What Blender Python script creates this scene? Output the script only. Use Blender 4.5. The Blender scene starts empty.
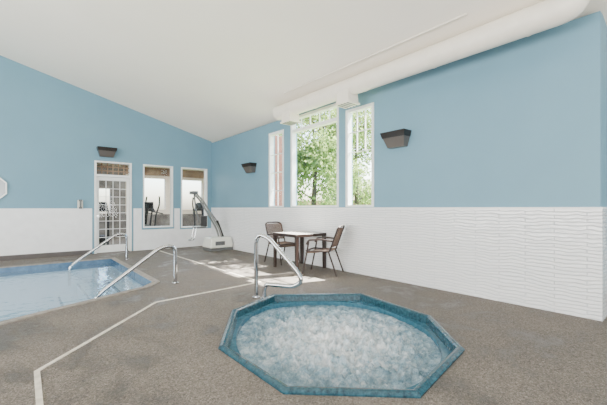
import bpy, math, random
from mathutils import Vector, Matrix, noise
from mathutils.geometry import tessellate_polygon
random.seed(7)
SC = bpy.context.scene
COL = SC.collection
H = 1.22
def ceil_z(x): return 3.40 - 0.261*(x-4.83)

# ---------------------------------------------------------------- materials
def srgb(r,g,b):
    f=lambda c:(c/255/12.92 if c/255<=0.04045 else ((c/255+0.055)/1.055)**2.4)
    return (f(r),f(g),f(b),1)
def mat(name, col, rough=0.6, metal=0.0, bump=None, var=None, spec=0.5):
    m=bpy.data.materials.new(name); m.use_nodes=True
    nt=m.node_tree; b=nt.nodes['Principled BSDF']
    b.inputs['Base Color'].default_value=col
    b.inputs['Roughness'].default_value=rough
    b.inputs['Metallic'].default_value=metal
    b.inputs['Specular IOR Level'].default_value=spec
    tc=nt.nodes.new('ShaderNodeTexCoord')
    sc,c2 = var if var else (6.0, tuple(c*0.94 for c in col[:3])+(1,))
    n=nt.nodes.new('ShaderNodeTexNoise'); n.inputs['Scale'].default_value=sc; n.inputs['Detail'].default_value=4
    nt.links.new(tc.outputs['Object'],n.inputs['Vector'])
    mx=nt.nodes.new('ShaderNodeMix'); mx.data_type='RGBA'
    mx.inputs['A'].default_value=col; mx.inputs['B'].default_value=c2
    rp=nt.nodes.new('ShaderNodeValToRGB'); rp.color_ramp.elements[0].position=0.35; rp.color_ramp.elements[1].position=0.65
    nt.links.new(n.outputs['Fac'],rp.inputs['Fac'])
    nt.links.new(rp.outputs['Color'],mx.inputs['Factor'])
    nt.links.new(mx.outputs['Result'],b.inputs['Base Color'])
    if bump:
        n2=nt.nodes.new('ShaderNodeTexNoise'); n2.inputs['Scale'].default_value=bump[0]; n2.inputs['Detail'].default_value=3
        nt.links.new(tc.outputs['Object'],n2.inputs['Vector'])
        bp=nt.nodes.new('ShaderNodeBump'); bp.inputs['Strength'].default_value=bump[1]; bp.inputs['Distance'].default_value=0.02
        nt.links.new(n2.outputs['Fac'],bp.inputs['Height']); nt.links.new(bp.outputs['Normal'],b.inputs['Normal'])
    return m
def glass_mat(name, tint=(1,1,1,1), refl=0.08):
    m=bpy.data.materials.new(name); m.use_nodes=True; nt=m.node_tree; nt.nodes.clear()
    o=nt.nodes.new('ShaderNodeOutputMaterial'); t=nt.nodes.new('ShaderNodeBsdfTransparent'); g=nt.nodes.new('ShaderNodeBsdfGlossy')
    t.inputs['Color'].default_value=tint; g.inputs['Roughness'].default_value=0.02
    mx=nt.nodes.new('ShaderNodeMixShader'); mx.inputs[0].default_value=refl
    nt.links.new(t.outputs[0],mx.inputs[1]); nt.links.new(g.outputs[0],mx.inputs[2]); nt.links.new(mx.outputs[0],o.inputs['Surface'])
    return m

M={}
M['blue']=mat('blue_paint',srgb(118,156,174),0.5,bump=(60,0.08),var=(1.2,srgb(115,153,171)),spec=0.3)
M['white_paint']=mat('white_wall_paint',srgb(242,242,243),0.6,bump=(80,0.05),spec=0.3)
M['ceiling']=mat('ceiling_paint',srgb(248,241,229),0.9,bump=(120,0.05),var=(0.8,srgb(246,239,226)),spec=0.1)
M['trim']=mat('white_trim',srgb(242,242,240),0.4)
M['chrome']=mat('chrome',(0.56,0.57,0.59,1),0.1,1.0)
M['white_plastic']=mat('white_plastic',srgb(232,232,222),0.35)
M['pale_grey']=mat('pale_grey_metal',srgb(140,141,138),0.4)
M['grey_plastic']=mat('grey_plastic',srgb(100,102,102),0.4)
M['black']=mat('black_metal',srgb(28,26,26),0.4)
M['sconce']=mat('bronze_metal',srgb(46,42,40),0.35,0.3)
M['sconce_light']=mat('brushed_bronze',srgb(104,98,94),0.35,0.4)
M['duct']=mat('white_duct_metal',srgb(243,235,221),0.4)
M['brown']=mat('brown_frame',srgb(48,33,27),0.4,var=(20,srgb(38,25,21)))
M['glass']=glass_mat('window_glass',(0.97,0.99,0.98,1),0.03)
M['glass_in']=glass_mat('interior_glass',(0.93,0.95,0.95,1),0.008)
M['gymwall']=mat('gym_wall',srgb(214,200,182),0.8)
M['gymbrown']=mat('gym_tan_wood',srgb(160,134,110),0.7,var=(2.5,srgb(128,102,82)))
M['gymgrey']=mat('gym_grey_wall',srgb(128,122,116),0.7,var=(2.5,srgb(86,80,76)))
M['brick']=mat('red_brown_brick',srgb(112,66,50),0.8,var=(14,srgb(86,48,38)))
M['bark']=mat('bark',srgb(84,68,56),0.9,bump=(20,0.6),var=(10,srgb(60,48,40)))
M['grass']=mat('grass',srgb(96,128,60),0.95,var=(3,srgb(130,150,80)),bump=(60,0.6))
M['fence']=mat('fence_wood',srgb(176,138,112),0.8,var=(4,srgb(150,114,90)))
M['silver']=mat('brushed_silver',(0.4,0.4,0.4,1),0.3,0.9)

def floor_material():
    m=bpy.data.materials.new('exposed_aggregate'); m.use_nodes=True; nt=m.node_tree; b=nt.nodes['Principled BSDF']
    L=nt.links.new
    tc=nt.nodes.new('ShaderNodeTexCoord')
    v=nt.nodes.new('ShaderNodeTexVoronoi'); v.inputs['Scale'].default_value=150
    L(tc.outputs['Object'],v.inputs['Vector'])
    sep=nt.nodes.new('ShaderNodeSeparateColor'); L(v.outputs['Color'],sep.inputs['Color'])
    r=nt.nodes.new('ShaderNodeValToRGB'); e=r.color_ramp.elements
    e[0].position=0.0; e[0].color=srgb(84,78,72); e[1].position=1.0; e[1].color=srgb(150,142,133)
    x=e.new(0.3); x.color=srgb(110,103,96); x=e.new(0.75); x.color=srgb(123,115,108)
    L(sep.outputs[0],r.inputs['Fac'])
    n=nt.nodes.new('ShaderNodeTexNoise'); n.inputs['Scale'].default_value=1.3; n.inputs['Detail'].default_value=14; n.inputs['Roughness'].default_value=0.78; n.inputs['Distortion'].default_value=0.4
    L(tc.outputs['Object'],n.inputs['Vector'])
    r2=nt.nodes.new('ShaderNodeValToRGB'); r2.color_ramp.elements[0].position=0.40; r2.color_ramp.elements[0].color=(0.50,0.49,0.48,1)
    r2.color_ramp.elements[1].position=0.66; r2.color_ramp.elements[1].color=(1.12,1.11,1.10,1)
    x=r2.color_ramp.elements.new(0.50); x.color=(0.96,0.96,0.96,1)
    L(n.outputs['Fac'],r2.inputs['Fac'])
    n3=nt.nodes.new('ShaderNodeTexNoise'); n3.inputs['Scale'].default_value=40; n3.inputs['Detail'].default_value=6
    L(tc.outputs['Object'],n3.inputs['Vector'])
    r3=nt.nodes.new('ShaderNodeValToRGB'); r3.color_ramp.elements[0].position=0.35; r3.color_ramp.elements[0].color=(0.74,0.73,0.72,1)
    r3.color_ramp.elements[1].position=0.6; r3.color_ramp.elements[1].color=(1.0,1.0,1.0,1)
    L(n3.outputs['Fac'],r3.inputs['Fac'])
    m1=nt.nodes.new('ShaderNodeMix'); m1.data_type='RGBA'; m1.blend_type='MULTIPLY'; m1.inputs['Factor'].default_value=1
    L(r.outputs['Color'],m1.inputs['A']); L(r2.outputs['Color'],m1.inputs['B'])
    m2=nt.nodes.new('ShaderNodeMix'); m2.data_type='RGBA'; m2.blend_type='MULTIPLY'; m2.inputs['Factor'].default_value=1
    L(m1.outputs['Result'],m2.inputs['A']); L(r3.outputs['Color'],m2.inputs['B'])
    L(m2.outputs['Result'],b.inputs['Base Color'])
    rr=nt.nodes.new('ShaderNodeMapRange'); rr.inputs['From Min'].default_value=0.40; rr.inputs['From Max'].default_value=0.50; rr.inputs['To Min'].default_value=0.35; rr.inputs['To Max'].default_value=0.8
    L(n.outputs['Fac'],rr.inputs['Value']); L(rr.outputs['Result'],b.inputs['Roughness'])
    bp=nt.nodes.new('ShaderNodeBump'); bp.inputs['Strength'].default_value=0.3; bp.inputs['Distance'].default_value=0.005
    L(v.outputs['Distance'],bp.inputs['Height']); bp.invert=True; L(bp.outputs['Normal'],b.inputs['Normal'])
    b.inputs['Specular IOR Level'].default_value=0.3
    return m
M['floor']=floor_material()

def tile_material():
    m=bpy.data.materials.new('white_ledger_tile'); m.use_nodes=True; nt=m.node_tree; b=nt.nodes['Principled BSDF']; L=nt.links.new
    tc=nt.nodes.new('ShaderNodeTexCoord'); sp=nt.nodes.new('ShaderNodeSeparateXYZ'); cb=nt.nodes.new('ShaderNodeCombineXYZ')
    L(tc.outputs['Object'],sp.inputs[0])
    ad=nt.nodes.new('ShaderNodeMath'); ad.operation='ADD'; L(sp.outputs['X'],ad.inputs[0]); L(sp.outputs['Y'],ad.inputs[1])
    n=nt.nodes.new('ShaderNodeTexNoise'); n.inputs['Scale'].default_value=4; n.inputs['Detail'].default_value=2; L(tc.outputs['Object'],n.inputs['Vector'])
    wz=nt.nodes.new('ShaderNodeMath'); wz.operation='MULTIPLY_ADD'; wz.inputs[1].default_value=0.08; L(n.outputs['Fac'],wz.inputs[0]); L(sp.outputs['Z'],wz.inputs[2])
    L(ad.outputs[0],cb.inputs['X']); L(wz.outputs[0],cb.inputs['Y'])
    br=nt.nodes.new('ShaderNodeTexBrick'); br.inputs['Scale'].default_value=1
    br.inputs['Brick Width'].default_value=0.60; br.inputs['Row Height'].default_value=0.042; br.inputs['Mortar Size'].default_value=0.008
    br.inputs['Mortar Smooth'].default_value=1.0
    br.inputs['Color1'].default_value=srgb(244,244,245); br.inputs['Color2'].default_value=srgb(240,241,243); br.inputs['Mortar'].default_value=srgb(222,225,228)
    L(cb.outputs[0],br.inputs['Vector']); L(br.outputs['Color'],b.inputs['Base Color'])
    n2=nt.nodes.new('ShaderNodeTexNoise'); n2.inputs['Scale'].default_value=10; n2.inputs['Detail'].default_value=2; L(tc.outputs['Object'],n2.inputs['Vector'])
    ma=nt.nodes.new('ShaderNodeMath'); ma.operation='MULTIPLY_ADD'; ma.inputs[1].default_value=-0.8; L(br.outputs['Fac'],ma.inputs[0]); L(n2.outputs['Fac'],ma.inputs[2])
    bp=nt.nodes.new('ShaderNodeBump'); bp.inputs['Strength'].default_value=0.75; bp.inputs['Distance'].default_value=0.014
    L(ma.outputs[0],bp.inputs['Height']); L(bp.outputs['Normal'],b.inputs['Normal'])
    b.inputs['Roughness'].default_value=0.12; return m
M['tile']=tile_material()

def mosaic(name,c1,c2,rough=0.2,scale=9):
    m=bpy.data.materials.new(name); m.use_nodes=True; nt=m.node_tree; b=nt.nodes['Principled BSDF']; L=nt.links.new
    tc=nt.nodes.new('ShaderNodeTexCoord')
    n=nt.nodes.new('ShaderNodeTexNoise'); n.inputs['Scale'].default_value=scale; n.inputs['Detail'].default_value=6; n.inputs['Roughness'].default_value=0.7
    L(tc.outputs['Object'],n.inputs['Vector'])
    r=nt.nodes.new('ShaderNodeValToRGB'); e=r.color_ramp.elements
    e[0].position=0.33; e[0].color=c2; e[1].position=0.68; e[1].color=c1
    L(n.outputs['Fac'],r.inputs['Fac']); L(r.outputs['Color'],b.inputs['Base Color'])
    b.inputs['Roughness'].default_value=rough
    return m
M['teal']=mosaic('teal_fibreglass',srgb(46,88,102),srgb(8,38,50),0.22,34)
M['teal_in']=mosaic('teal_inner',srgb(62,108,126),srgb(34,78,96),0.25,24)
M['pool_shell']=mat('pool_plaster',srgb(204,218,228),0.6,var=(3,srgb(188,208,222)))
M['coping']=mat('pool_coping',srgb(150,143,134),0.7,bump=(80,0.2),var=(14,srgb(128,120,112)))
M['pool_tile']=mosaic('pool_waterline_tile',srgb(88,120,148),srgb(58,88,118))

def foam_material():
    m=bpy.data.materials.new('frothing_water'); m.use_nodes=True; nt=m.node_tree; b=nt.nodes['Principled BSDF']; L=nt.links.new
    tc=nt.nodes.new('ShaderNodeTexCoord')
    n=nt.nodes.new('ShaderNodeTexNoise'); n.inputs['Scale'].default_value=6.0; n.inputs['Detail'].default_value=15; n.inputs['Roughness'].default_value=0.9; n.inputs['Distortion'].default_value=0.1
    L(tc.outputs['Object'],n.inputs['Vector'])
    ln=nt.nodes.new('ShaderNodeVectorMath'); ln.operation='LENGTH'; L(tc.outputs['Object'],ln.inputs[0])
    mr=nt.nodes.new('ShaderNodeMapRange'); mr.inputs['From Min'].default_value=0.3; mr.inputs['From Max'].default_value=1.15; mr.inputs['To Min'].default_value=0.07; mr.inputs['To Max'].default_value=-0.09
    L(ln.outputs['Value'],mr.inputs['Value'])
    ad=nt.nodes.new('ShaderNodeMath'); ad.operation='ADD'; L(n.outputs['Fac'],ad.inputs[0]); L(mr.outputs['Result'],ad.inputs[1])
    r=nt.nodes.new('ShaderNodeValToRGB'); e=r.color_ramp.elements
    e[0].position=0.36; e[0].color=srgb(84,122,142); e[1].position=0.62; e[1].color=srgb(248,250,252)
    x=e.new(0.48); x.color=srgb(156,182,196)
    L(ad.outputs[0],r.inputs['Fac']); L(r.outputs['Color'],b.inputs['Base Color'])
    n2=nt.nodes.new('ShaderNodeTexNoise'); n2.inputs['Scale'].default_value=40; n2.inputs['Detail'].default_value=8; n2.inputs['Roughness'].default_value=0.7
    L(tc.outputs['Object'],n2.inputs['Vector'])
    bp=nt.nodes.new('ShaderNodeBump'); bp.inputs['Strength'].default_value=1.0; bp.inputs['Distance'].default_value=0.03
    L(n2.outputs['Fac'],bp.inputs['Height']); L(bp.outputs['Normal'],b.inputs['Normal'])
    b.inputs['Roughness'].default_value=0.2
    return m
M['foam']=foam_material()
def water_material():
    m=bpy.data.materials.new('pool_water'); m.use_nodes=True; nt=m.node_tree; nt.nodes.clear(); L=nt.links.new
    o=nt.nodes.new('ShaderNodeOutputMaterial'); t=nt.nodes.new('ShaderNodeBsdfTransparent'); t.inputs['Color'].default_value=(0.71,0.85,0.93,1)
    d=nt.nodes.new('ShaderNodeBsdfDiffuse'); d.inputs['Color'].default_value=srgb(140,172,196)
    g=nt.nodes.new('ShaderNodeBsdfGlossy'); g.inputs['Roughness'].default_value=0.04; g.inputs['Color'].default_value=(.85,.92,.97,1)
    m0=nt.nodes.new('ShaderNodeMixShader'); m0.inputs[0].default_value=0.25; L(t.outputs[0],m0.inputs[1]); L(d.outputs[0],m0.inputs[2])
    fr=nt.nodes.new('ShaderNodeFresnel'); fr.inputs['IOR'].default_value=1.33
    cl=nt.nodes.new('ShaderNodeMath'); cl.operation='MINIMUM'; cl.inputs[1].default_value=0.38; L(fr.outputs[0],cl.inputs[0])
    m1=nt.nodes.new('ShaderNodeMixShader'); L(cl.outputs[0],m1.inputs[0]); L(m0.outputs[0],m1.inputs[1]); L(g.outputs[0],m1.inputs[2])
    tc=nt.nodes.new('ShaderNodeTexCoord'); n=nt.nodes.new('ShaderNodeTexNoise'); n.inputs['Scale'].default_value=6; n.inputs['Detail'].default_value=2
    L(tc.outputs['Object'],n.inputs['Vector']); bp=nt.nodes.new('ShaderNodeBump'); bp.inputs['Strength'].default_value=0.4; bp.inputs['Distance'].default_value=0.03
    L(n.outputs['Fac'],bp.inputs['Height']); L(bp.outputs['Normal'],g.inputs['Normal'])
    L(m1.outputs[0],o.inputs['Surface']); return m
M['water']=water_material()
def weave(name,c1,c2,s=70):
    m=bpy.data.materials.new(name); m.use_nodes=True; nt=m.node_tree; b=nt.nodes['Principled BSDF']; L=nt.links.new
    tc=nt.nodes.new('ShaderNodeTexCoord'); c=nt.nodes.new('ShaderNodeTexChecker'); c.inputs['Scale'].default_value=s
    c.inputs['Color1'].default_value=c1; c.inputs['Color2'].default_value=c2
    L(tc.outputs['Object'],c.inputs['Vector']); L(c.outputs['Color'],b.inputs['Base Color']); b.inputs['Roughness'].default_value=0.7
    return m
M['weave']=weave('brown_weave',srgb(112,86,70),srgb(76,56,46))
def leaf_mat():
    m=bpy.data.materials.new('leaves'); m.use_nodes=True; nt=m.node_tree; nt.nodes.clear(); L=nt.links.new
    o=nt.nodes.new('ShaderNodeOutputMaterial'); d=nt.nodes.new('ShaderNodeBsdfDiffuse'); t=nt.nodes.new('ShaderNodeBsdfTranslucent')
    tc=nt.nodes.new('ShaderNodeTexCoord'); n=nt.nodes.new('ShaderNodeTexNoise'); n.inputs['Scale'].default_value=3
    L(tc.outputs['Object'],n.inputs['Vector']); r=nt.nodes.new('ShaderNodeValToRGB'); e=r.color_ramp.elements
    e[0].position=0.3; e[0].color=srgb(78,104,54); e[1].position=0.7; e[1].color=srgb(162,180,112)
    L(n.outputs['Fac'],r.inputs['Fac']); L(r.outputs['Color'],d.inputs['Color']); L(r.outputs['Color'],t.inputs['Color'])
    mx=nt.nodes.new('ShaderNodeMixShader'); mx.inputs[0].default_value=0.4; L(d.outputs[0],mx.inputs[1]); L(t.outputs[0],mx.inputs[2]); L(mx.outputs[0],o.inputs['Surface'])
    return m
M['leaf']=leaf_mat()

# ---------------------------------------------------------------- mesh builder
class MB:
    def __init__(s): s.v=[]; s.f=[]; s.m=[]; s.mats=[]; s.sm=[]
    def mi(s,k):
        if k not in s.mats: s.mats.append(k)
        return s.mats.index(k)
    def add(s,vs,fs,k,smooth=False,M4=None):
        o=len(s.v); i=s.mi(k)
        for v in vs: s.v.append(tuple(M4@Vector(v)) if M4 else tuple(v))
        for f in fs: s.f.append([o+a for a in f]); s.m.append(i); s.sm.append(smooth)
        return s
    def box(s,x0,x1,y0,y1,z0,z1,k,M4=None):
        vs=[(x0,y0,z0),(x1,y0,z0),(x1,y1,z0),(x0,y1,z0),(x0,y0,z1),(x1,y0,z1),(x1,y1,z1),(x0,y1,z1)]
        return s.add(vs,[(0,3,2,1),(4,5,6,7),(0,1,5,4),(1,2,6,5),(2,3,7,6),(3,0,4,7)],k,False,M4)
    def frustum(s,a,b,k):
        vs=[(a[0],a[2],a[4]),(a[1],a[2],a[4]),(a[1],a[3],a[4]),(a[0],a[3],a[4]),(b[0],b[2],b[4]),(b[1],b[2],b[4]),(b[1],b[3],b[4]),(b[0],b[3],b[4])]
        return s.add(vs,[(0,3,2,1),(4,5,6,7),(0,1,5,4),(1,2,6,5),(2,3,7,6),(3,0,4,7)],k)
    def poly(s,loops,t,mp,k,side=True):
        flat=[p for l in loops for p in l]
        tr=tessellate_polygon([[Vector((p[0],p[1],0)) for p in l] for l in loops])
        n=len(flat)
        vs=[mp(p[0],p[1],0) for p in flat]+[mp(p[0],p[1],t) for p in flat]
        fs=[tuple(x) for x in tr]+[tuple(i+n for i in reversed(x)) for x in tr]
        if side:
            o=0
            for l in loops:
                m=len(l)
                for i in range(m): fs.append((o+i,o+(i+1)%m,n+o+(i+1)%m,n+o+i))
                o+=m
        return s.add(vs,fs,k)
    def tube(s,pts,r,k,seg=12,fillet=0.0,caps=True,closed=False):
        P=[Vector(p) for p in pts]
        if fillet>0:
            Q=[P[0]]
            for i in range(1,len(P)-1):
                a,b,c=P[i-1],P[i],P[i+1]; d=min(fillet,(a-b).length*0.49,(c-b).length*0.49)
                p0=b+(a-b).normalized()*d; p2=b+(c-b).normalized()*d
                for j in range(7):
                    t=j/6; Q.append(p0*(1-t)**2+b*2*t*(1-t)+p2*t*t)
            Q.append(P[-1]); P=Q
        n=len(P); vs=[]; prev=None
        for i in range(n):
            if closed: T=(P[(i+1)%n]-P[i-1]).normalized()
            else: T=(P[min(i+1,n-1)]-P[max(i-1,0)]).normalized()
            if prev is None:
                up=Vector((0,0,1)) if abs(T.z)<0.9 else Vector((1,0,0)); N=T.cross(up).normalized()
            else: N=(prev-T*prev.dot(T)).normalized()
            prev=N; B=T.cross(N)
            rr=r[i] if isinstance(r,(list,tuple)) else r
            for j in range(seg):
                a=2*math.pi*j/seg; vs.append(P[i]+N*math.cos(a)*rr+B*math.sin(a)*rr)
        fs=[]
        rng=range(n) if closed else range(n-1)
        for i in rng:
            for j in range(seg):
                i2=(i+1)%n
                fs.append((i*seg+j,i*seg+(j+1)%seg,i2*seg+(j+1)%seg,i2*seg+j))
        s.add(vs,fs,k,True)
        if caps and not closed:
            s.add(vs[:seg],[tuple(reversed(range(seg)))],k); s.add(vs[-seg:],[tuple(range(seg))],k)
        return s
    def cyl(s,p0,p1,r,k,seg=24): return s.tube([p0,p1],r,k,seg)
    def obj(s,name,bevel=0,origin=None):
        me=bpy.data.meshes.new(name)
        o0=Vector(origin) if origin else Vector((0,0,0))
        me.from_pydata([tuple(Vector(v)-o0) for v in s.v],[],s.f)
        for k in s.mats: me.materials.append(M[k])
        for p,i,sm in zip(me.polygons,s.m,s.sm): p.material_index=i; p.use_smooth=sm
        me.update()
        o=bpy.data.objects.new(name,me); COL.objects.link(o); o.location=o0
        if bevel:
            b=o.modifiers.new('bevel','BEVEL'); b.width=bevel; b.segments=3; b.limit_method='ANGLE'; b.angle_limit=math.radians(40)
        return o
def structure(o,label=None,cat=None):
    o['kind']='structure'
    if label: o['label']=label
    if cat: o['category']=cat
    return o
def thing(name,loc,label,cat,group=None,rz=0):
    e=bpy.data.objects.new(name,None); e.empty_display_size=0.2; COL.objects.link(e); e.location=loc; e.rotation_euler=(0,0,rz)
    e['label']=label; e['category']=cat
    if group: e['group']=group
    return e
def par(c,p): c.parent=p; return c
def copy_thing(root,loc,rz,label=None):
    n=root.copy(); COL.objects.link(n); n.location=loc; n.rotation_euler=(0,0,rz)
    if label: n['label']=label
    for c in list(root.children):
        k=c.copy(); COL.objects.link(k); k.parent=n
    return n

XW=4.83; YF=10.55; XL=-6.0; YB=-5.0; YE=0.78; XR=6.5; T=0.16
TUB=[(2.675,3.906),(3.677,3.145),(3.50,1.99),(2.907,1.357),(1.970,1.202),(1.326,1.798),(1.317,2.731),(1.90,3.60)]
TC=(sum(p[0] for p in TUB)/8,sum(p[1] for p in TUB)/8)
def offset(poly,d):
    n=len(poly); A=sum(poly[i][0]*poly[(i+1)%n][1]-poly[(i+1)%n][0]*poly[i][1] for i in range(n))
    sg=1 if A>0 else -1; out=[]
    for i in range(n):
        p0=Vector(poly[i-1]);p1=Vector(poly[i]);p2=Vector(poly[(i+1)%n])
        e1=(p1-p0).normalized(); e2=(p2-p1).normalized()
        n1=Vector((-e1.y,e1.x))*sg; n2=Vector((-e2.y,e2.x))*sg
        b=(n1+n2); b=b/(b.length_squared)*2
        out.append(tuple(p1+b*d))
    return out
def chaikin(poly,k):
    P=[Vector(p) for p in poly]
    for _ in range(k):
        Q=[]
        for i in range(len(P)):
            a=P[i]; c=P[(i+1)%len(P)]
            Q+= [a*.75+c*.25, a*.25+c*.75]
        P=Q
    return [tuple(p) for p in P]
POOL=[(1.68,9.25),(1.68,5.85),(1.45,5.58),(-0.17,4.82),(-3.6,3.3),(-4.6,3.3),(-4.6,9.25)]
# ---------------------------------------------------------------- room shell
fl=MB().poly([[(XL,YB),(XR,YB),(XR,YF+5),(XL,YF+5)],TUB,POOL],-0.1,lambda u,v,w:(u,v,w),'floor',side=False)
structure(fl.obj('floor'),'grey exposed-aggregate pool deck with dark wet stains','floor')

RW=[(6.57,7.16),(4.74,6.25),(3.87,4.51)]; RZ=(1.24,3.08); RZ2=(1.24,3.29)
holes=[[(a,z[0]),(b,z[0]),(b,z[1]),(a,z[1])] for (a,b),z in zip(RW,(RZ,RZ2,RZ))]
zt=ceil_z(XW+T)
w=MB().poly([[(YE,0),(YF+T,0),(YF+T,zt),(YE,zt)]]+holes,T,lambda u,v,w:(XW+w,u,v),'blue')
structure(w.obj('wall_right'),'light blue painted wall with three tall windows','wall')
DOOR=(1.50,2.41,0,2.49); WA=(2.715,3.57,0.64,2.49); WB=(3.815,4.67,0.60,2.49)
holes=[[(a,c),(b,c),(b,d),(a,d)] for a,b,c,d in (WA,WB)]
outer=[(XL,0),(DOOR[0],0),(DOOR[0],DOOR[3]),(DOOR[1],DOOR[3]),(DOOR[1],0),(XW,0),(XW,ceil_z(XW)+.01),(XL,ceil_z(XL)+.01)]
w=MB().poly([outer]+holes,T,lambda u,v,w:(u,YF+w,v),'blue')
structure(w.obj('wall_far'),'light blue painted gable wall with door and interior windows','wall')
structure(MB().poly([[(XW+T,0),(XR+T,0),(XR+T,ceil_z(XR+T)+.02),(XW+T,ceil_z(XW+T)+.02)]],T,lambda u,v,w:(u,YE+w,v),'blue').obj('wall_return'))
structure(MB().box(XR,XR+T,YB,YE,0,2.96,'blue').obj('wall_recess'))
structure(MB().poly([[(XL,0),(XR,0),(XR,ceil_z(XR)),(XL,ceil_z(XL))]],-T,lambda u,v,w:(u,YB+w,v),'blue').obj('wall_back'))
structure(MB().box(XL-T,XL,YB,YF,0,ceil_z(XL),'blue').obj('wall_left'))
xe=XW+T+.12
c=MB().poly([[(XL,ceil_z(XL)),(xe,ceil_z(xe)),(xe,ceil_z(xe)+.15),(XL,ceil_z(XL)+.15)]],YF+T-YE,lambda u,v,w:(u,YE+w,v),'ceiling')
c.poly([[(XL,ceil_z(XL)),(XR+T,ceil_z(XR+T)),(XR+T,ceil_z(XR+T)+.15),(XL,ceil_z(XL)+.15)]],YE-YB,lambda u,v,w:(u,YB+w,v),'ceiling')
structure(c.obj('ceiling'),'smooth off-white sloped ceiling','ceiling')
s=MB().poly([[(XW-.02,YF),(XW-.02,YE-.02),(XR,YE-.02),(XR,YE),(XW,YE),(XW,YF)]],1.21,lambda u,v,w:(u,v,w),'tile')
structure(s.obj('trim_1'),'white textured ledger tile wainscot','wainscot')
ws=[(XL,0),(DOOR[0]-.05,0),(DOOR[0]-.05,1.21),(XL,1.21)]
s=MB().poly([ws],-0.015,lambda u,v,w:(u,YF+w,v),'white_paint')
s.poly([[(DOOR[1]+.05,0),(XW-.02,0),(XW-.02,.56),(WB[0]-.04,.56),(WB[0]-.04,1.21),(WA[1]+.04,1.21),(WA[1]+.04,.59),(WA[0]-.04,.59),(WA[0]-.04,1.21),(DOOR[1]+.05,1.21)]],-0.015,lambda u,v,w:(u,YF+w,v),'white_paint')
structure(s.obj('trim_2'),'white painted wainscot panel','wainscot')
s=MB().poly([[(XW-.025,YF),(XW-.025,YE-.025),(XR,YE-.025),(XR,YE),(XW,YE),(XW,YF)]],.02,lambda u,v,w:(u,v,1.21+w),'trim')
structure(s.obj('trim_3'),'white wainscot cap ledge','trim')
M['darkbase']=mat('dark_cove_base',srgb(84,78,76),0.5)
structure(MB().box(XL,DOOR[0]-.05,YF-.03,YF-.015,0,.11,'darkbase').obj('baseboard_far'),'dark grey cove baseboard','baseboard')

def ext_window(name,y0,y1,z0,z1,grid,label,splitz=None):
    b=MB(); f=0.035; x0=XW-0.01; x1=XW+0.10
    b.box(x0,x1,y0,y0+f,z0,z1,'trim'); b.box(x0,x1,y1-f,y1,z0,z1,'trim')
    b.box(x0,x1,y0+f,y1-f,z0,z0+f,'trim'); b.box(x0,x1,y0+f,y1-f,z1-f,z1,'trim')
    xm=XW+0.05
    b.box(xm,xm+0.006,y0+f,y1-f,z0+f,z1-f,'glass')
    if splitz: b.box(x0,x1,y0+f,y1-f,splitz-.035,splitz+.035,'trim')
    for gy in grid[0]: b.box(xm-.012,xm+.016,y0+(y1-y0)*gy-.008,y0+(y1-y0)*gy+.008,grid[2],z1-f,'trim')
    for gz in grid[1]: b.box(xm-.012,xm+.016,y0+f,y1-f,gz-.008,gz+.008,'trim')
    c=0.02
    b.box(XW-.015,XW,y0-c,y0,z0-.0,z1+c,'trim'); b.box(XW-.015,XW,y1,y1+c,z0,z1+c,'trim'); b.box(XW-.015,XW,y0,y1,z1,z1+c,'trim')
    structure(b.obj(name),label,'window')
ext_window('window_1',*RW[0],*RZ,([0.5],[2.55,2.1,1.65],1.25),'narrow white-framed window with trees outside')
ext_window('window_2',*RW[1],*RZ2,([.2,.4,.6,.8],[],3.02),'wide white-framed picture window with gridded transom',2.99)
ext_window('window_3',*RW[2],*RZ,([0.35,0.66],[2.66,2.28],2.28),'narrow white-framed window with muntin grid',None)

def int_window(name,a,b_,c,d,label):
    b=MB(); f=0.035; y0=YF-0.02; y1=YF+T+.01
    b.box(a,a+f,y0,y1,c,d,'trim'); b.box(b_-f,b_,y0,y1,c,d,'trim'); b.box(a+f,b_-f,y0,y1,c,c+f,'trim'); b.box(a+f,b_-f,y0,y1,d-f,d,'trim')
    b.box(a+f,b_-f,YF+.07,YF+.076,c+f,d-f,'glass_in')
    structure(b.obj(name),label,'window')
int_window('window_4',*WA,'white-framed interior window looking into a fitness room')
int_window('window_5',*WB,'white-framed interior window beside the corner')
b=MB(); a0,a1,_,zt2=DOOR; y0=YF-.03;y1=YF+T+.01
b.box(a0,a0+.05,y0,y1,0,zt2,'trim'); b.box(a1-.05,a1,y0,y1,0,zt2,'trim'); b.box(a0+.05,a1-.05,y0,y1,zt2-.04,zt2,'trim'); b.box(a0+.05,a1-.05,y0,y1,2.07,2.13,'trim')
b.box(a0+.05,a1-.05,YF+.06,YF+.066,2.13,zt2-.04,'glass_in')
for i in range(1,6): x=a0+.05+(a1-a0-.1)*i/6; b.box(x-.012,x+.012,YF+.05,YF+.075,2.13,zt2-.04,'gymbrown')
for i in range(1,3): z=2.13+.32*i/3; b.box(a0+.05,a1-.05,YF+.05,YF+.075,z-.012,z+.012,'gymbrown')
structure(b.obj('trim_4'),'white door frame with gridded transom light','door frame')
b=MB(); l0=a0+.055;l1=a1-.055; q=.06
b.box(l0,l0+q,YF+.04,YF+.085,.01,2.065,'trim'); b.box(l1-q,l1,YF+.04,YF+.085,.01,2.065,'trim')
b.box(l0+q,l1-q,YF+.04,YF+.085,.01,.2,'trim'); b.box(l0+q,l1-q,YF+.04,YF+.085,1.97,2.065,'trim')
b.box(l0+q,l1-q,YF+.06,YF+.066,.2,1.97,'glass_in')
for i in range(1,4): x=l0+q+(l1-l0-2*q)*i/4; b.box(x-.006,x+.006,YF+.048,YF+.078,.2,1.97,'trim')
for i in range(1,8): z=.2+1.77*i/8; b.box(l0+q,l1-q,YF+.048,YF+.078,z-.006,z+.006,'trim')
d=structure(b.obj('door_1'),'white multi-pane glazed door','door')
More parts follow.
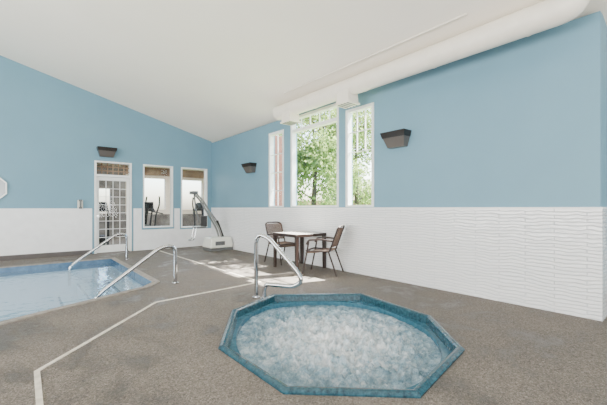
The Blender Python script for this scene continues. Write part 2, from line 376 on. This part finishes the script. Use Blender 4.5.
hd=MB().tube([(l0+.04,YF+.04,1.0),(l0+.04,YF-.02,1.0),(l0+.16,YF-.02,1.0)],.01,'chrome',8,.02).cyl((l0+.04,YF+.04,1.0),(l0+.04,YF+.03,1.0),.03,'chrome',16).obj('handle'); par(hd,d)

# ---------------------------------------------------------------- fitness room
GX=7.0
structure(MB().poly([[(-1,0),(GX,0),(GX,3),(-1,3)],[(2.1,1.0),(2.75,1.0),(2.75,2.0),(2.1,2.0)],[(3.8,1.15),(4.9,1.15),(4.9,2.5),(3.8,2.5)],[(5.4,1.15),(6.6,1.15),(6.6,2.5),(5.4,2.5)]],T,lambda u,v,w:(u,YF+4.9+w,v),'gymwall').obj('wall_gym_far'))
structure(MB().box(1.2,2.1,YF+4.86,YF+4.9,0,2.9,'gymgrey').box(2.75,3.3,YF+4.86,YF+4.9,0,2.9,'gymgrey').box(2.1,2.75,YF+4.86,YF+4.9,2.0,2.9,'gymgrey').box(2.1,2.75,YF+4.86,YF+4.9,0,1.0,'gymgrey').box(3.3,GX,YF+4.84,YF+4.9,2.62,2.95,'gymbrown').box(3.3,GX,YF+4.86,YF+4.9,0,.95,'gymgrey').obj('wall_gym_panel'))
structure(MB().box(-1-T,-1,YF+T,YF+4.9,0,3,'gymwall').obj('wall_gym_left'))
structure(MB().box(GX,GX+T,YF+T,YF+4.9,0,3,'gymwall').obj('wall_gym_right'))
structure(MB().box(-1,GX,YF+T,YF+4.9,2.95,3.1,'gymwall').obj('ceiling_gym'))
structure(MB().box(XR,GX,YF+T,YF+5,-.1,-0.0,'floor').obj('floor_gym'))

def elliptical(loc,rz):
    e=thing('exercise_machine',loc,'black upright elliptical machine in the fitness room','exercise machine','fitness room ellipticals',rz)
    b=MB().box(-.3,.3,-.7,-.55,0,.1,'black').box(-.3,.3,.55,.7,0,.1,'black').box(-.06,.06,-.6,.6,.04,.16,'black'); par(b.obj('base',.02),e)
    b=MB().cyl((-.09,.35,.42),(.09,.35,.42),.28,'grey_plastic',28); par(b.obj('flywheel_housing',.01),e)
    b=MB().tube([(0,.4,.15),(0,.3,.9),(0,.18,1.35)],.05,'black',10,.1); par(b.obj('column'),e)
    b=MB().box(-.17,.17,.12,.2,1.2,1.42,'black'); par(b.obj('console',.03),e)
    for sx in(-1,1):
        b=MB().tube([(sx*.25,.25,.25),(sx*.27,.15,1.0),(sx*.27,-.02,1.35),(sx*.24,-.05,1.6)],.026,'black',10,.1); par(b.obj('handlebar'),e)
        b=MB().box(sx*.2-.07,sx*.2+.07,-.45,-.05,.3,.36,'black').tube([(sx*.2,-.6,.2),(sx*.2,.3,.38)],.025,'silver',8); par(b.obj('pedal'),e)
    return e
def treadmill(loc,rz):
    e=thing('treadmill',loc,'black treadmill with angled console in the fitness room','treadmill','fitness room treadmills',rz)
    par(MB().box(-.26,.26,-.8,.7,.12,.16,'black').obj('running_belt'),e)
    par(MB().box(-.4,-.26,-.85,.75,.0,.18,'grey_plastic').box(.26,.4,-.85,.75,0,.18,'grey_plastic').obj('base',.02),e)
    par(MB().frustum((-.36,.36,.45,.85,.16),(-.3,.3,.6,.8,.34),'black').obj('motor_cover',.02),e)
    for sx in(-1,1):
        par(MB().tube([(sx*.38,.7,.15),(sx*.38,.55,1.15)],.03,'black',10).obj('upright'),e)
        par(MB().tube([(sx*.38,.55,1.1),(sx*.38,.1,1.0)],.022,'black',10).obj('handrail'),e)
    par(MB().frustum((-.4,.4,.42,.6,1.1),(-.34,.34,.56,.64,1.42),'black').obj('console',.02),e)
    return e
elliptical((3.30,11.75,0),2.2)
copy_thing(bpy.data.objects['exercise_machine'],(5.0,11.9,0),3.1)
t_=treadmill((4.1,13.7,0),1.9); copy_thing(t_,(6.0,14.1,0),2.9); copy_thing(t_,(1.9,13.3,0),3.0)

# ---------------------------------------------------------------- hot tub
tub=thing('hot_tub',(TC[0],TC[1],0),'octagonal teal sunken hot tub full of bubbling water','hot tub')
def rel(o,p):
    o.parent=p; o.location=o.location-p.location; return o
O0=TC+(0,)
def mpz(z): return lambda u,v,w:(u,v,z+w)
b=MB()
def strip(b,pa,za,pb,zb,k,sm=False):
    n=len(pa); vs=[(p[0],p[1],za) for p in pa]+[(p[0],p[1],zb) for p in pb]
    b.add(vs,[(i,(i+1)%n,n+(i+1)%n,n+i) for i in range(n)],k,sm)
prof=[(-.006,-.02),(-.006,.012),(0,.022),(.012,.030),(.03,.033),(.048,.030),(.060,.020),(.066,.004),(.074,-.055)]
for (d0,z0),(d1,z1) in zip(prof[:-1],prof[1:]):
    strip(b,offset(TUB,d0),z0,offset(TUB,d1),z1,'teal')
rel(b.obj('rim',origin=O0),tub)
RND=chaikin(offset(TUB,.105),3)
b=MB()
b.poly([offset(TUB,.074),RND],-.006,mpz(-.055),'teal_in',side=False)
strip(b,RND,-.055,chaikin(offset(TUB,.12),3),-.30,'teal_in',True)
strip(b,chaikin(offset(TUB,.12),3),-.30,chaikin(offset(TUB,.15),3),-.5,'teal_in',True)
strip(b,chaikin(offset(TUB,.15),3),-.5,chaikin(offset(TUB,.5),3),-.5,'teal_in'); strip(b,chaikin(offset(TUB,.5),3),-.5,chaikin(offset(TUB,.55),3),-.95,'teal_in',True)
b.poly([chaikin(offset(TUB,.55),3)],.02,mpz(-.97),'teal_in'); rel(b.obj('basin',origin=O0),tub)
b=MB(); N=110; per=[Vector(p) for p in chaikin(offset(TUB,.108),5)]
K=len(per); vs=[]; fs=[]
jets=[(TC[0]+.55*math.cos(a),TC[1]+.55*math.sin(a)) for a in (.4,1.6,2.7,3.9,5.2)]+[TC]
for r_ in range(N+1):
    q=r_/N
    for p in per:
        x=TC[0]+(p.x-TC[0])*q; y=TC[1]+(p.y-TC[1])*q
        amp=.06*min(1,(1-q)*4+.15)
        up=sum(math.exp(-((x-j[0])**2+(y-j[1])**2)/.03) for j in jets)*.025
        z=-.105+up+amp*(noise.fractal(Vector((x*6,y*6,0)),0.6,2.0,6))*.8 + amp*.9*noise.noise(Vector((x*22,y*22,3)))
        vs.append((x,y,z))
for r_ in range(N):
    for j in range(K): fs.append((r_*K+j,r_*K+(j+1)%K,(r_+1)*K+(j+1)%K,(r_+1)*K+j))
b.add(vs,fs,'foam',True); rel(b.obj('bubbling_water',origin=O0),tub)

# ---------------------------------------------------------------- pool
pool=thing('swimming_pool',(0,7,0),'indoor swimming pool with pale blue water and entry steps','swimming pool')
O1=(0,7,0)
b=MB(); strip(b,POOL,0,POOL,-.18,'pool_tile'); strip(b,POOL,-.18,POOL,-1.2,'pool_shell'); b.poly([POOL],-.02,mpz(-1.2),'pool_shell'); rel(b.obj('basin',origin=O1),pool)
b=MB(); b.poly([offset(POOL,-.08),offset(POOL,.02)],.016,mpz(.0),'coping'); rel(b.obj('coping',origin=O1),pool)
b=MB(); b.poly([offset(POOL,.002)],-.004,mpz(-.10),'water',side=False); b.f=b.f[:len(b.f)//2]; b.m=b.m[:len(b.f)]; b.sm=b.sm[:len(b.f)]; rel(b.obj('water',origin=O1),pool)
b=MB()
for i in range(4): b.box(1.67-.35*(i+1),1.67-.35*i-.0,5.95,9.2,-1.19,-.25-.24*i,'pool_shell')
for i in range(4): b.box(1.67-.35*(i+1)-.001,1.67-.35*(i+1)+.04,5.95,9.2,-.25-.24*i-.04,-.25-.24*i+.003,'pool_tile')
rel(b.obj('step',.01,origin=O1),pool)

def path_strip(pts,w):
    n=len(pts); L_=[];R_=[]
    for i in range(n):
        p=Vector(pts[i]); a=(p-Vector(pts[i-1])).normalized() if i>0 else None; c=(Vector(pts[i+1])-p).normalized() if i<n-1 else None
        if a is None: t=c
        elif c is None: t=a
        else: t=(a+c).normalized()
        nn=Vector((-t.y,t.x)); k=1/max(.5,(nn.dot(Vector((-a.y,a.x))) if a is not None else 1))
        L_.append(tuple(p+nn*w*k)); R_.append(tuple(p-nn*w*k))
    return L_+R_[::-1]
M['drain']=mat('drain_plastic',srgb(222,214,200),0.6,var=(12,srgb(190,181,168)))
b=MB().poly([path_strip([(.06,YB+.1),(.09,3.22),(1.34,4.60),(3.03,4.76),(3.03,10.5)],.018)],.006,mpz(0.0),'drain')
o=b.obj('drain_channel'); o['label']='cream plastic drain channel set in the deck'; o['category']='drain'

# ---------------------------------------------------------------- rails
def flange(b,p): b.cyl((p[0],p[1],0),(p[0],p[1],.015),.055,'chrome',24)
def pool_rail(y,label):
    b=MB(); x0=1.92
    b.tube([(x0,y,0.0),(x0,y,.61),(x0-.22,y,.61),(.90,y,.04),(.80,y,-.06),(.80,y,-.45)],.029,'chrome',16,.12); flange(b,(x0,y))
    o=b.obj('pool_handrail',origin=(x0,y,0)); o['label']=label; o['category']='handrail'; o['group']='pool entry handrails'
pool_rail(5.56,'polished steel handrail over the pool steps'); pool_rail(8.85,'polished steel handrail over the pool steps')
b=MB(); A=Vector((2.46,3.97)); D=Vector((.405,-.914))
def rp(s_,z):
    q=A+D*s_; return (q.x,q.y,z)
b.tube([rp(0,0),rp(0,.78),rp(.05,.86),rp(.20,.82),rp(.64,.40),rp(.70,.29),rp(.58,.21),rp(.17,.20),rp(.13,.14),rp(.13,0)],.028,'chrome',16,.075)
flange(b,rp(0,0)); flange(b,rp(.13,0))
o=b.obj('hot_tub_handrail',origin=(2.46,3.95,0)); o['label']='curved polished steel grab rail at the hot tub edge'; o['category']='handrail'

# ---------------------------------------------------------------- duct
DX=4.42; DZ=3.33
duct=thing('air_duct',(DX,3.5,DZ),'round white painted air duct under the sloped ceiling','duct')
b=MB(); b.tube([(DX,6.2,DZ),(DX,.93,DZ),(DX,.91,3.56)],.150,'duct',36,.2)
for y in (5.0,3.75,2.5,1.35):
    b.tube([(DX,y-.012,DZ),(DX,y+.012,DZ)],.155,'duct',36)
rel(b.obj('duct_pipe',origin=(DX,3.5,DZ)),duct)
for yc in (5.76,4.12):
    b=MB().frustum((DX-.13,DX+.13,yc-.15,yc+.15,3.06),(DX-.13,DX+.13,yc-.12,yc+.12,DZ),'duct').box(DX-.15,DX+.15,yc-.17,yc+.17,3.03,3.06,'duct')
    for i in range(4): b.box(DX-.13,DX+.13,yc-.13+i*.07,yc-.10+i*.07,3.022,3.03,'grey_plastic')
    rel(b.obj('air_diffuser',.006,origin=(DX,3.5,DZ)),duct)
b=MB().cyl((4.14,5.6,ceil_z(4.14)-.014),(4.14,1.9,ceil_z(4.14)-.014),.012,'duct',10)
o=b.obj('conduit_pipe'); o['label']='thin white conduit pipe fixed along the ceiling'; o['category']='pipe'

# ---------------------------------------------------------------- sconces
def sconce(loc,rz,label):
    e=thing('wall_sconce',loc,label,'wall light','bronze wedge wall sconces',rz)
    b=MB().frustum((-.16,.16,-.10,0,-.16),(-.205,.205,-.175,0,-.005),'sconce_light'); par(b.obj('lower_shade',.004),e)
    b=MB().frustum((-.215,.215,-.185,0,.0),(-.235,.235,-.215,0,.09),'sconce'); par(b.obj('upper_shade',.005),e)
    b=MB().box(-.21,.21,-.18,0,-.006,.001,'black'); par(b.obj('band'),e)
    return e
e=sconce((XW,3.33,2.38),-math.pi/2,'dark bronze wedge-shaped sconce on blue wall by the windows')
copy_thing(e,(XW,8.0,2.33),-math.pi/2,'dark bronze wedge-shaped wall sconce near the room corner')
copy_thing(e,(1.78,YF,2.76),0,'dark bronze wedge-shaped wall sconce above the glazed door')

e=thing('octagonal_mirror',(-.56,YF-.015,1.68),'white octagonal framed wall mirror on the blue wall','mirror')
oc=[(.33*math.cos(math.pi/8+i*math.pi/4),.33*math.sin(math.pi/8+i*math.pi/4)) for i in range(8)]
b=MB().poly([oc,offset(oc,.03)],-.03,lambda u,v,w:(u,w,v),'trim'); par(b.obj('frame',.004),e)
M['mirror']=mat('mirror_glass',(0.36,0.39,0.41,1),0.3,0.4)
b=MB().poly([offset(oc,.02)],-.012,lambda u,v,w:(u,w,v),'mirror'); par(b.obj('mirror_glass'),e)
e=thing('wall_telephone',(1.18,YF-.015,1.32),'small white wall telephone beside the door','telephone')
par(MB().box(-.06,.06,-.05,0,-.11,.11,'white_plastic').obj('body',.01),e)
par(MB().box(-.035,.035,-.09,-.05,-.12,-.07,'grey_plastic').box(-.035,.035,-.09,-.05,.07,.12,'grey_plastic').box(-.02,.02,-.1,-.075,-.1,.1,'grey_plastic').obj('handset',.008),e)

# ---------------------------------------------------------------- pool lift
e=thing('pool_lift',(4.42,9.25,0),'white portable pool lift with slanted grey arm and small seat','pool lift')
par(MB().frustum((-.36,.36,-.30,.30,.08),(-.31,.31,-.25,.25,.38),'white_plastic').obj('base',.04),e)
b=MB().box(-.34,.34,-.27,.27,.0,.08,'grey_plastic'); par(b.obj('chassis',.01),e)
b=MB().box(-.2,.08,-.302,-.28,.16,.27,'grey_plastic'); par(b.obj('control_panel'),e)
for yy in(-.09,.09):
    par(MB().tube([(.08,yy,.36),(.0,yy,.62),(-.48,yy,1.42),(-.72,yy,1.66)],.027,'pale_grey',12,.15).obj('arm'),e)
par(MB().tube([(.16,0,.38),(-.02,0,.85)],.038,'black',12).tube([(-.02,0,.85),(-.32,0,1.22)],.02,'chrome',12).obj('actuator'),e)
par(MB().box(-.80,-.64,-.13,.13,1.60,1.69,'grey_plastic').obj('head_bracket',.02),e)
par(MB().tube([(-.71,.0,1.62),(-.66,0,1.2),(-.56,0,.80)],.022,'grey_plastic',12,.1).obj('hanger'),e)
par(MB().box(-.70,-.42,-.18,.18,.66,.70,'grey_plastic').obj('seat',.015),e)
par(MB().box(-.44,-.40,-.18,.18,.70,1.0,'black').obj('backrest',.015),e)
par(MB().tube([(-.68,-.10,.68),(-.74,-.10,.36),(-.84,-.10,.33),(-.84,.10,.33),(-.74,.10,.36),(-.68,.10,.68)],.014,'chrome',10,.04).obj('footrest'),e)

# ---------------------------------------------------------------- table & chairs
e=thing('patio_table',(4.40,5.43,0),'square dark brown patio table with pale glossy top','table')
s_=.39; t0=.655; t1=.712
b=MB().box(-s_,s_,-s_,-s_+.035,t0,t1,'brown').box(-s_,s_,s_-.035,s_,t0,t1,'brown').box(-s_,-s_+.035,-s_+.035,s_-.035,t0,t1,'brown').box(s_-.035,s_,-s_+.035,s_-.035,t0,t1,'brown')
par(b.obj('table_frame',.004),e)
M['tabletop']=mat('pale_tabletop',srgb(222,217,210),0.08,var=(20,srgb(206,199,190)))
par(MB().box(-s_+.03,s_-.03,-s_+.03,s_-.03,.69,.711,'tabletop').obj('tabletop'),e)
for sx in(-1,1):
    for sy in(-1,1):
        par(MB().frustum((sx*.36-.024,sx*.36+.024,sy*.36-.024,sy*.36+.024,0),(sx*.355-.03,sx*.355+.03,sy*.355-.03,sy*.355+.03,t0),'brown').obj('leg'),e)

def chair(loc,rz,label):
    e=thing('patio_chair',loc,label,'chair','patio chairs at the table',rz)
    b=MB(); n=10; vs=[];fs=[]
    for i in range(n+1):
        y=-.22+.46*i/n; z=.42+.02*math.cos(i/n*math.pi*1.2)+ (.01 if i<n else -.01)
        for x,zz in((-.23,0),(.23,0),(.23,-.02),(-.23,-.02)): vs.append((x,y,z+zz))
    for i in range(n):
        for j in range(4): fs.append((i*4+j,i*4+(j+1)%4,(i+1)*4+(j+1)%4,(i+1)*4+j))
    fs+= [(0,1,2,3),tuple(n*4+k for k in (3,2,1,0))]
    b.add(vs,fs,'weave'); par(b.obj('seat'),e)
    b=MB()
    R=16
    for i in range(R):
        v=.14+.82*i/R; z=.45+.43*v; y=-.22-.15*v
        C=8; vs=[]; fs=[]
        for j in range(C+1):
            u=-1+2*j/C; yy=y-.03*(1-u*u)
            for dz in (0,.0185):
                for dy in (0,-.010): vs.append((u*.215,yy+dy,z+dz))
        for j in range(C):
            a=j*4; c_=a+4
            fs+= [(a,a+2,c_+2,c_),(a+1,c_+1,c_+3,a+3),(a,c_,c_+1,a+1),(a+2,a+3,c_+3,c_+2)]
        b.add(vs,fs,'weave')
    par(b.obj('backrest'),e)
    b=MB().tube([(-.22,-.22,.43),(-.22,-.375,.86),(-.14,-.405,.89),(.14,-.405,.89),(.22,-.375,.86),(.22,-.22,.43)],.016,'brown',10,.05); par(b.obj('back_frame'),e)
    b=MB().tube([(-.235,-.22,.43),(-.235,.235,.43),(.235,.235,.43),(.235,-.22,.43)],.015,'brown',10,.05); par(b.obj('seat_frame'),e)
    for sx in(-1,1):
        par(MB().tube([(sx*.25,.29,0),(sx*.245,.20,.43),(sx*.25,.17,.60)],.016,'brown',10,.05).obj('leg'),e)
        par(MB().tube([(sx*.25,-.36,0),(sx*.235,-.20,.44)],.016,'brown',10).obj('leg'),e)
        par(MB().tube([(sx*.25,.21,.55),(sx*.25,.17,.63),(sx*.25,-.05,.65),(sx*.225,-.28,.62)],.018,'brown',10,.08).obj('armrest'),e)
    return e
c=chair((4.36,4.72,0),math.radians(30),'brown woven patio chair with dark frame pulled from the table')
copy_thing(c,(4.50,6.14,0),math.radians(180),'brown woven patio chair tucked behind the table')

# ---------------------------------------------------------------- outside
o=structure(MB().box(XW+T,45,YE+T,YF+25,-.3,-.12,'grass').obj('ground_outside'))
def tree(loc,h,spread,leaves,seed,lo=.18,size=(.06,.11),sig=.3):
    rnd=random.Random(seed); e=thing('tree',loc,'leafy green tree in sunlight outside the windows','tree','trees outside the windows')
    b=MB(); tips=[]
    tr=[(0,0,-.12),(rnd.uniform(-.1,.1),0,h*.25),(rnd.uniform(-.2,.2),rnd.uniform(-.2,.2),h*.5),(rnd.uniform(-.3,.3),rnd.uniform(-.3,.3),h*.85)]
    b.tube(tr,[.13,.11,.08,.03],'bark',10); par(b.obj('trunk'),e)
    b=MB()
    for i in range(26):
        z=h*rnd.uniform(lo,.85); a=rnd.uniform(0,6.28); L_=spread*rnd.uniform(.5,.9)
        p0=Vector((0,0,z)); p1=p0+Vector((math.cos(a)*L_*.5,math.sin(a)*L_*.5,L_*.25)); p2=p0+Vector((math.cos(a)*L_,math.sin(a)*L_,L_*rnd.uniform(.1,.6)))
        b.tube([p0,p1,p2],[.04,.025,.008],'bark',6); tips+= [p1,p2,(p1+p2)/2]
    par(b.obj('branches'),e)
    b=MB(); vs=[];fs=[]
    for i in range(leaves):
        c0=rnd.choice(tips)+Vector((rnd.gauss(0,sig),rnd.gauss(0,sig),rnd.gauss(0,sig)))
        n=Vector((rnd.uniform(-1,1),rnd.uniform(-1,1),rnd.uniform(-1,1))).normalized(); t=n.orthogonal().normalized(); u=n.cross(t)
        s1=rnd.uniform(*size); s2=s1*.5; k=len(vs)
        vs+=[c0-t*s1,c0+u*s2,c0+t*s1,c0-u*s2]; fs.append((k,k+1,k+2,k+3))
    b.add(vs,fs,'leaf'); par(b.obj('foliage'),e)
tree((8.4,6.0,0),8.8,2.2,2600,3,.44,(.05,.10),.17)
tree((9.6,10.8,0),6.2,1.8,9000,1,.12)
tree((13.2,7.5,0),6.8,2.0,9000,4,.1)
tree((13.8,12.2,0),7.2,2.1,9000,5,.1)
tree((10.6,15.6,0),7.0,2.1,9000,6,.1)
tree((17.6,16.5,0),8.5,2.4,9000,8,.1)
b=MB()
for i in range(120): b.box(21.0,21.03,4+i*.2,4+i*.2+.185,-.12,1.9,'fence')
o=b.obj('wooden_fence'); o['label']='weathered wooden privacy fence beyond the lawn'; o['category']='fence'
o=MB().box(6.15,6.75,9.15,9.75,-.12,3.6,'brick').box(6.1,6.8,9.1,9.8,-.12,.2,'brick').obj('porch_pillar',.01); o['label']='red-brown porch pillar outside the narrow window'; o['category']='pillar'

# ---------------------------------------------------------------- lights
wd=bpy.data.worlds.new('sky'); SC.world=wd; wd.use_nodes=True; nt=wd.node_tree
bg=nt.nodes['Background']; sky=nt.nodes.new('ShaderNodeTexSky'); sky.sky_type='NISHITA'; sky.sun_disc=False; sky.sun_elevation=math.radians(57); sky.sun_rotation=math.radians(90)
sky.air_density=1.0; sky.dust_density=3.0
nt.links.new(sky.outputs[0],bg.inputs['Color']); bg.inputs['Strength'].default_value=2.2
def light(name,typ,loc,direction,energy,size=None,col=(1,1,1)):
    l=bpy.data.lights.new(name,typ); l.energy=energy; l.color=col
    if typ=='AREA': l.shape='RECTANGLE'; l.size,l.size_y=size
    o=bpy.data.objects.new(name,l); COL.objects.link(o); o.location=loc
    o.rotation_euler=Vector(direction).to_track_quat('-Z','Y').to_euler(); return o
s=light('sun','SUN',(12,6,12),(-.54,.15,-.80),85,col=(1,.96,.9)); s.data.angle=math.radians(.5)
light('fill_light_left','AREA',(-5.7,3.0,2.2),(1,0.0,.5),1650,(10,3.6),(1,.96,.915))  # added soft fill before the left wall, which has no window
light('fill_light_back','AREA',(0.5,-4.7,1.9),(.1,1,.55),1000,(9,3),(1,.96,.915))  # second added fill, behind the camera at the windowless back wall
light('gym_fill_light','AREA',(4,13,2.9),(0,0,-1),300,(4,2.5))  # area light added to brighten the fitness room, no fixture there

# ---------------------------------------------------------------- camera
cam=bpy.data.cameras.new('camera'); co=bpy.data.objects.new('camera',cam); COL.objects.link(co)
cam.sensor_width=36; cam.lens=340/607*36; cam.shift_y=5.5/607; cam.clip_start=.05
co.location=(0,0,H); co.rotation_euler=(math.radians(90),0,math.radians(-39.7))
SC.camera=co
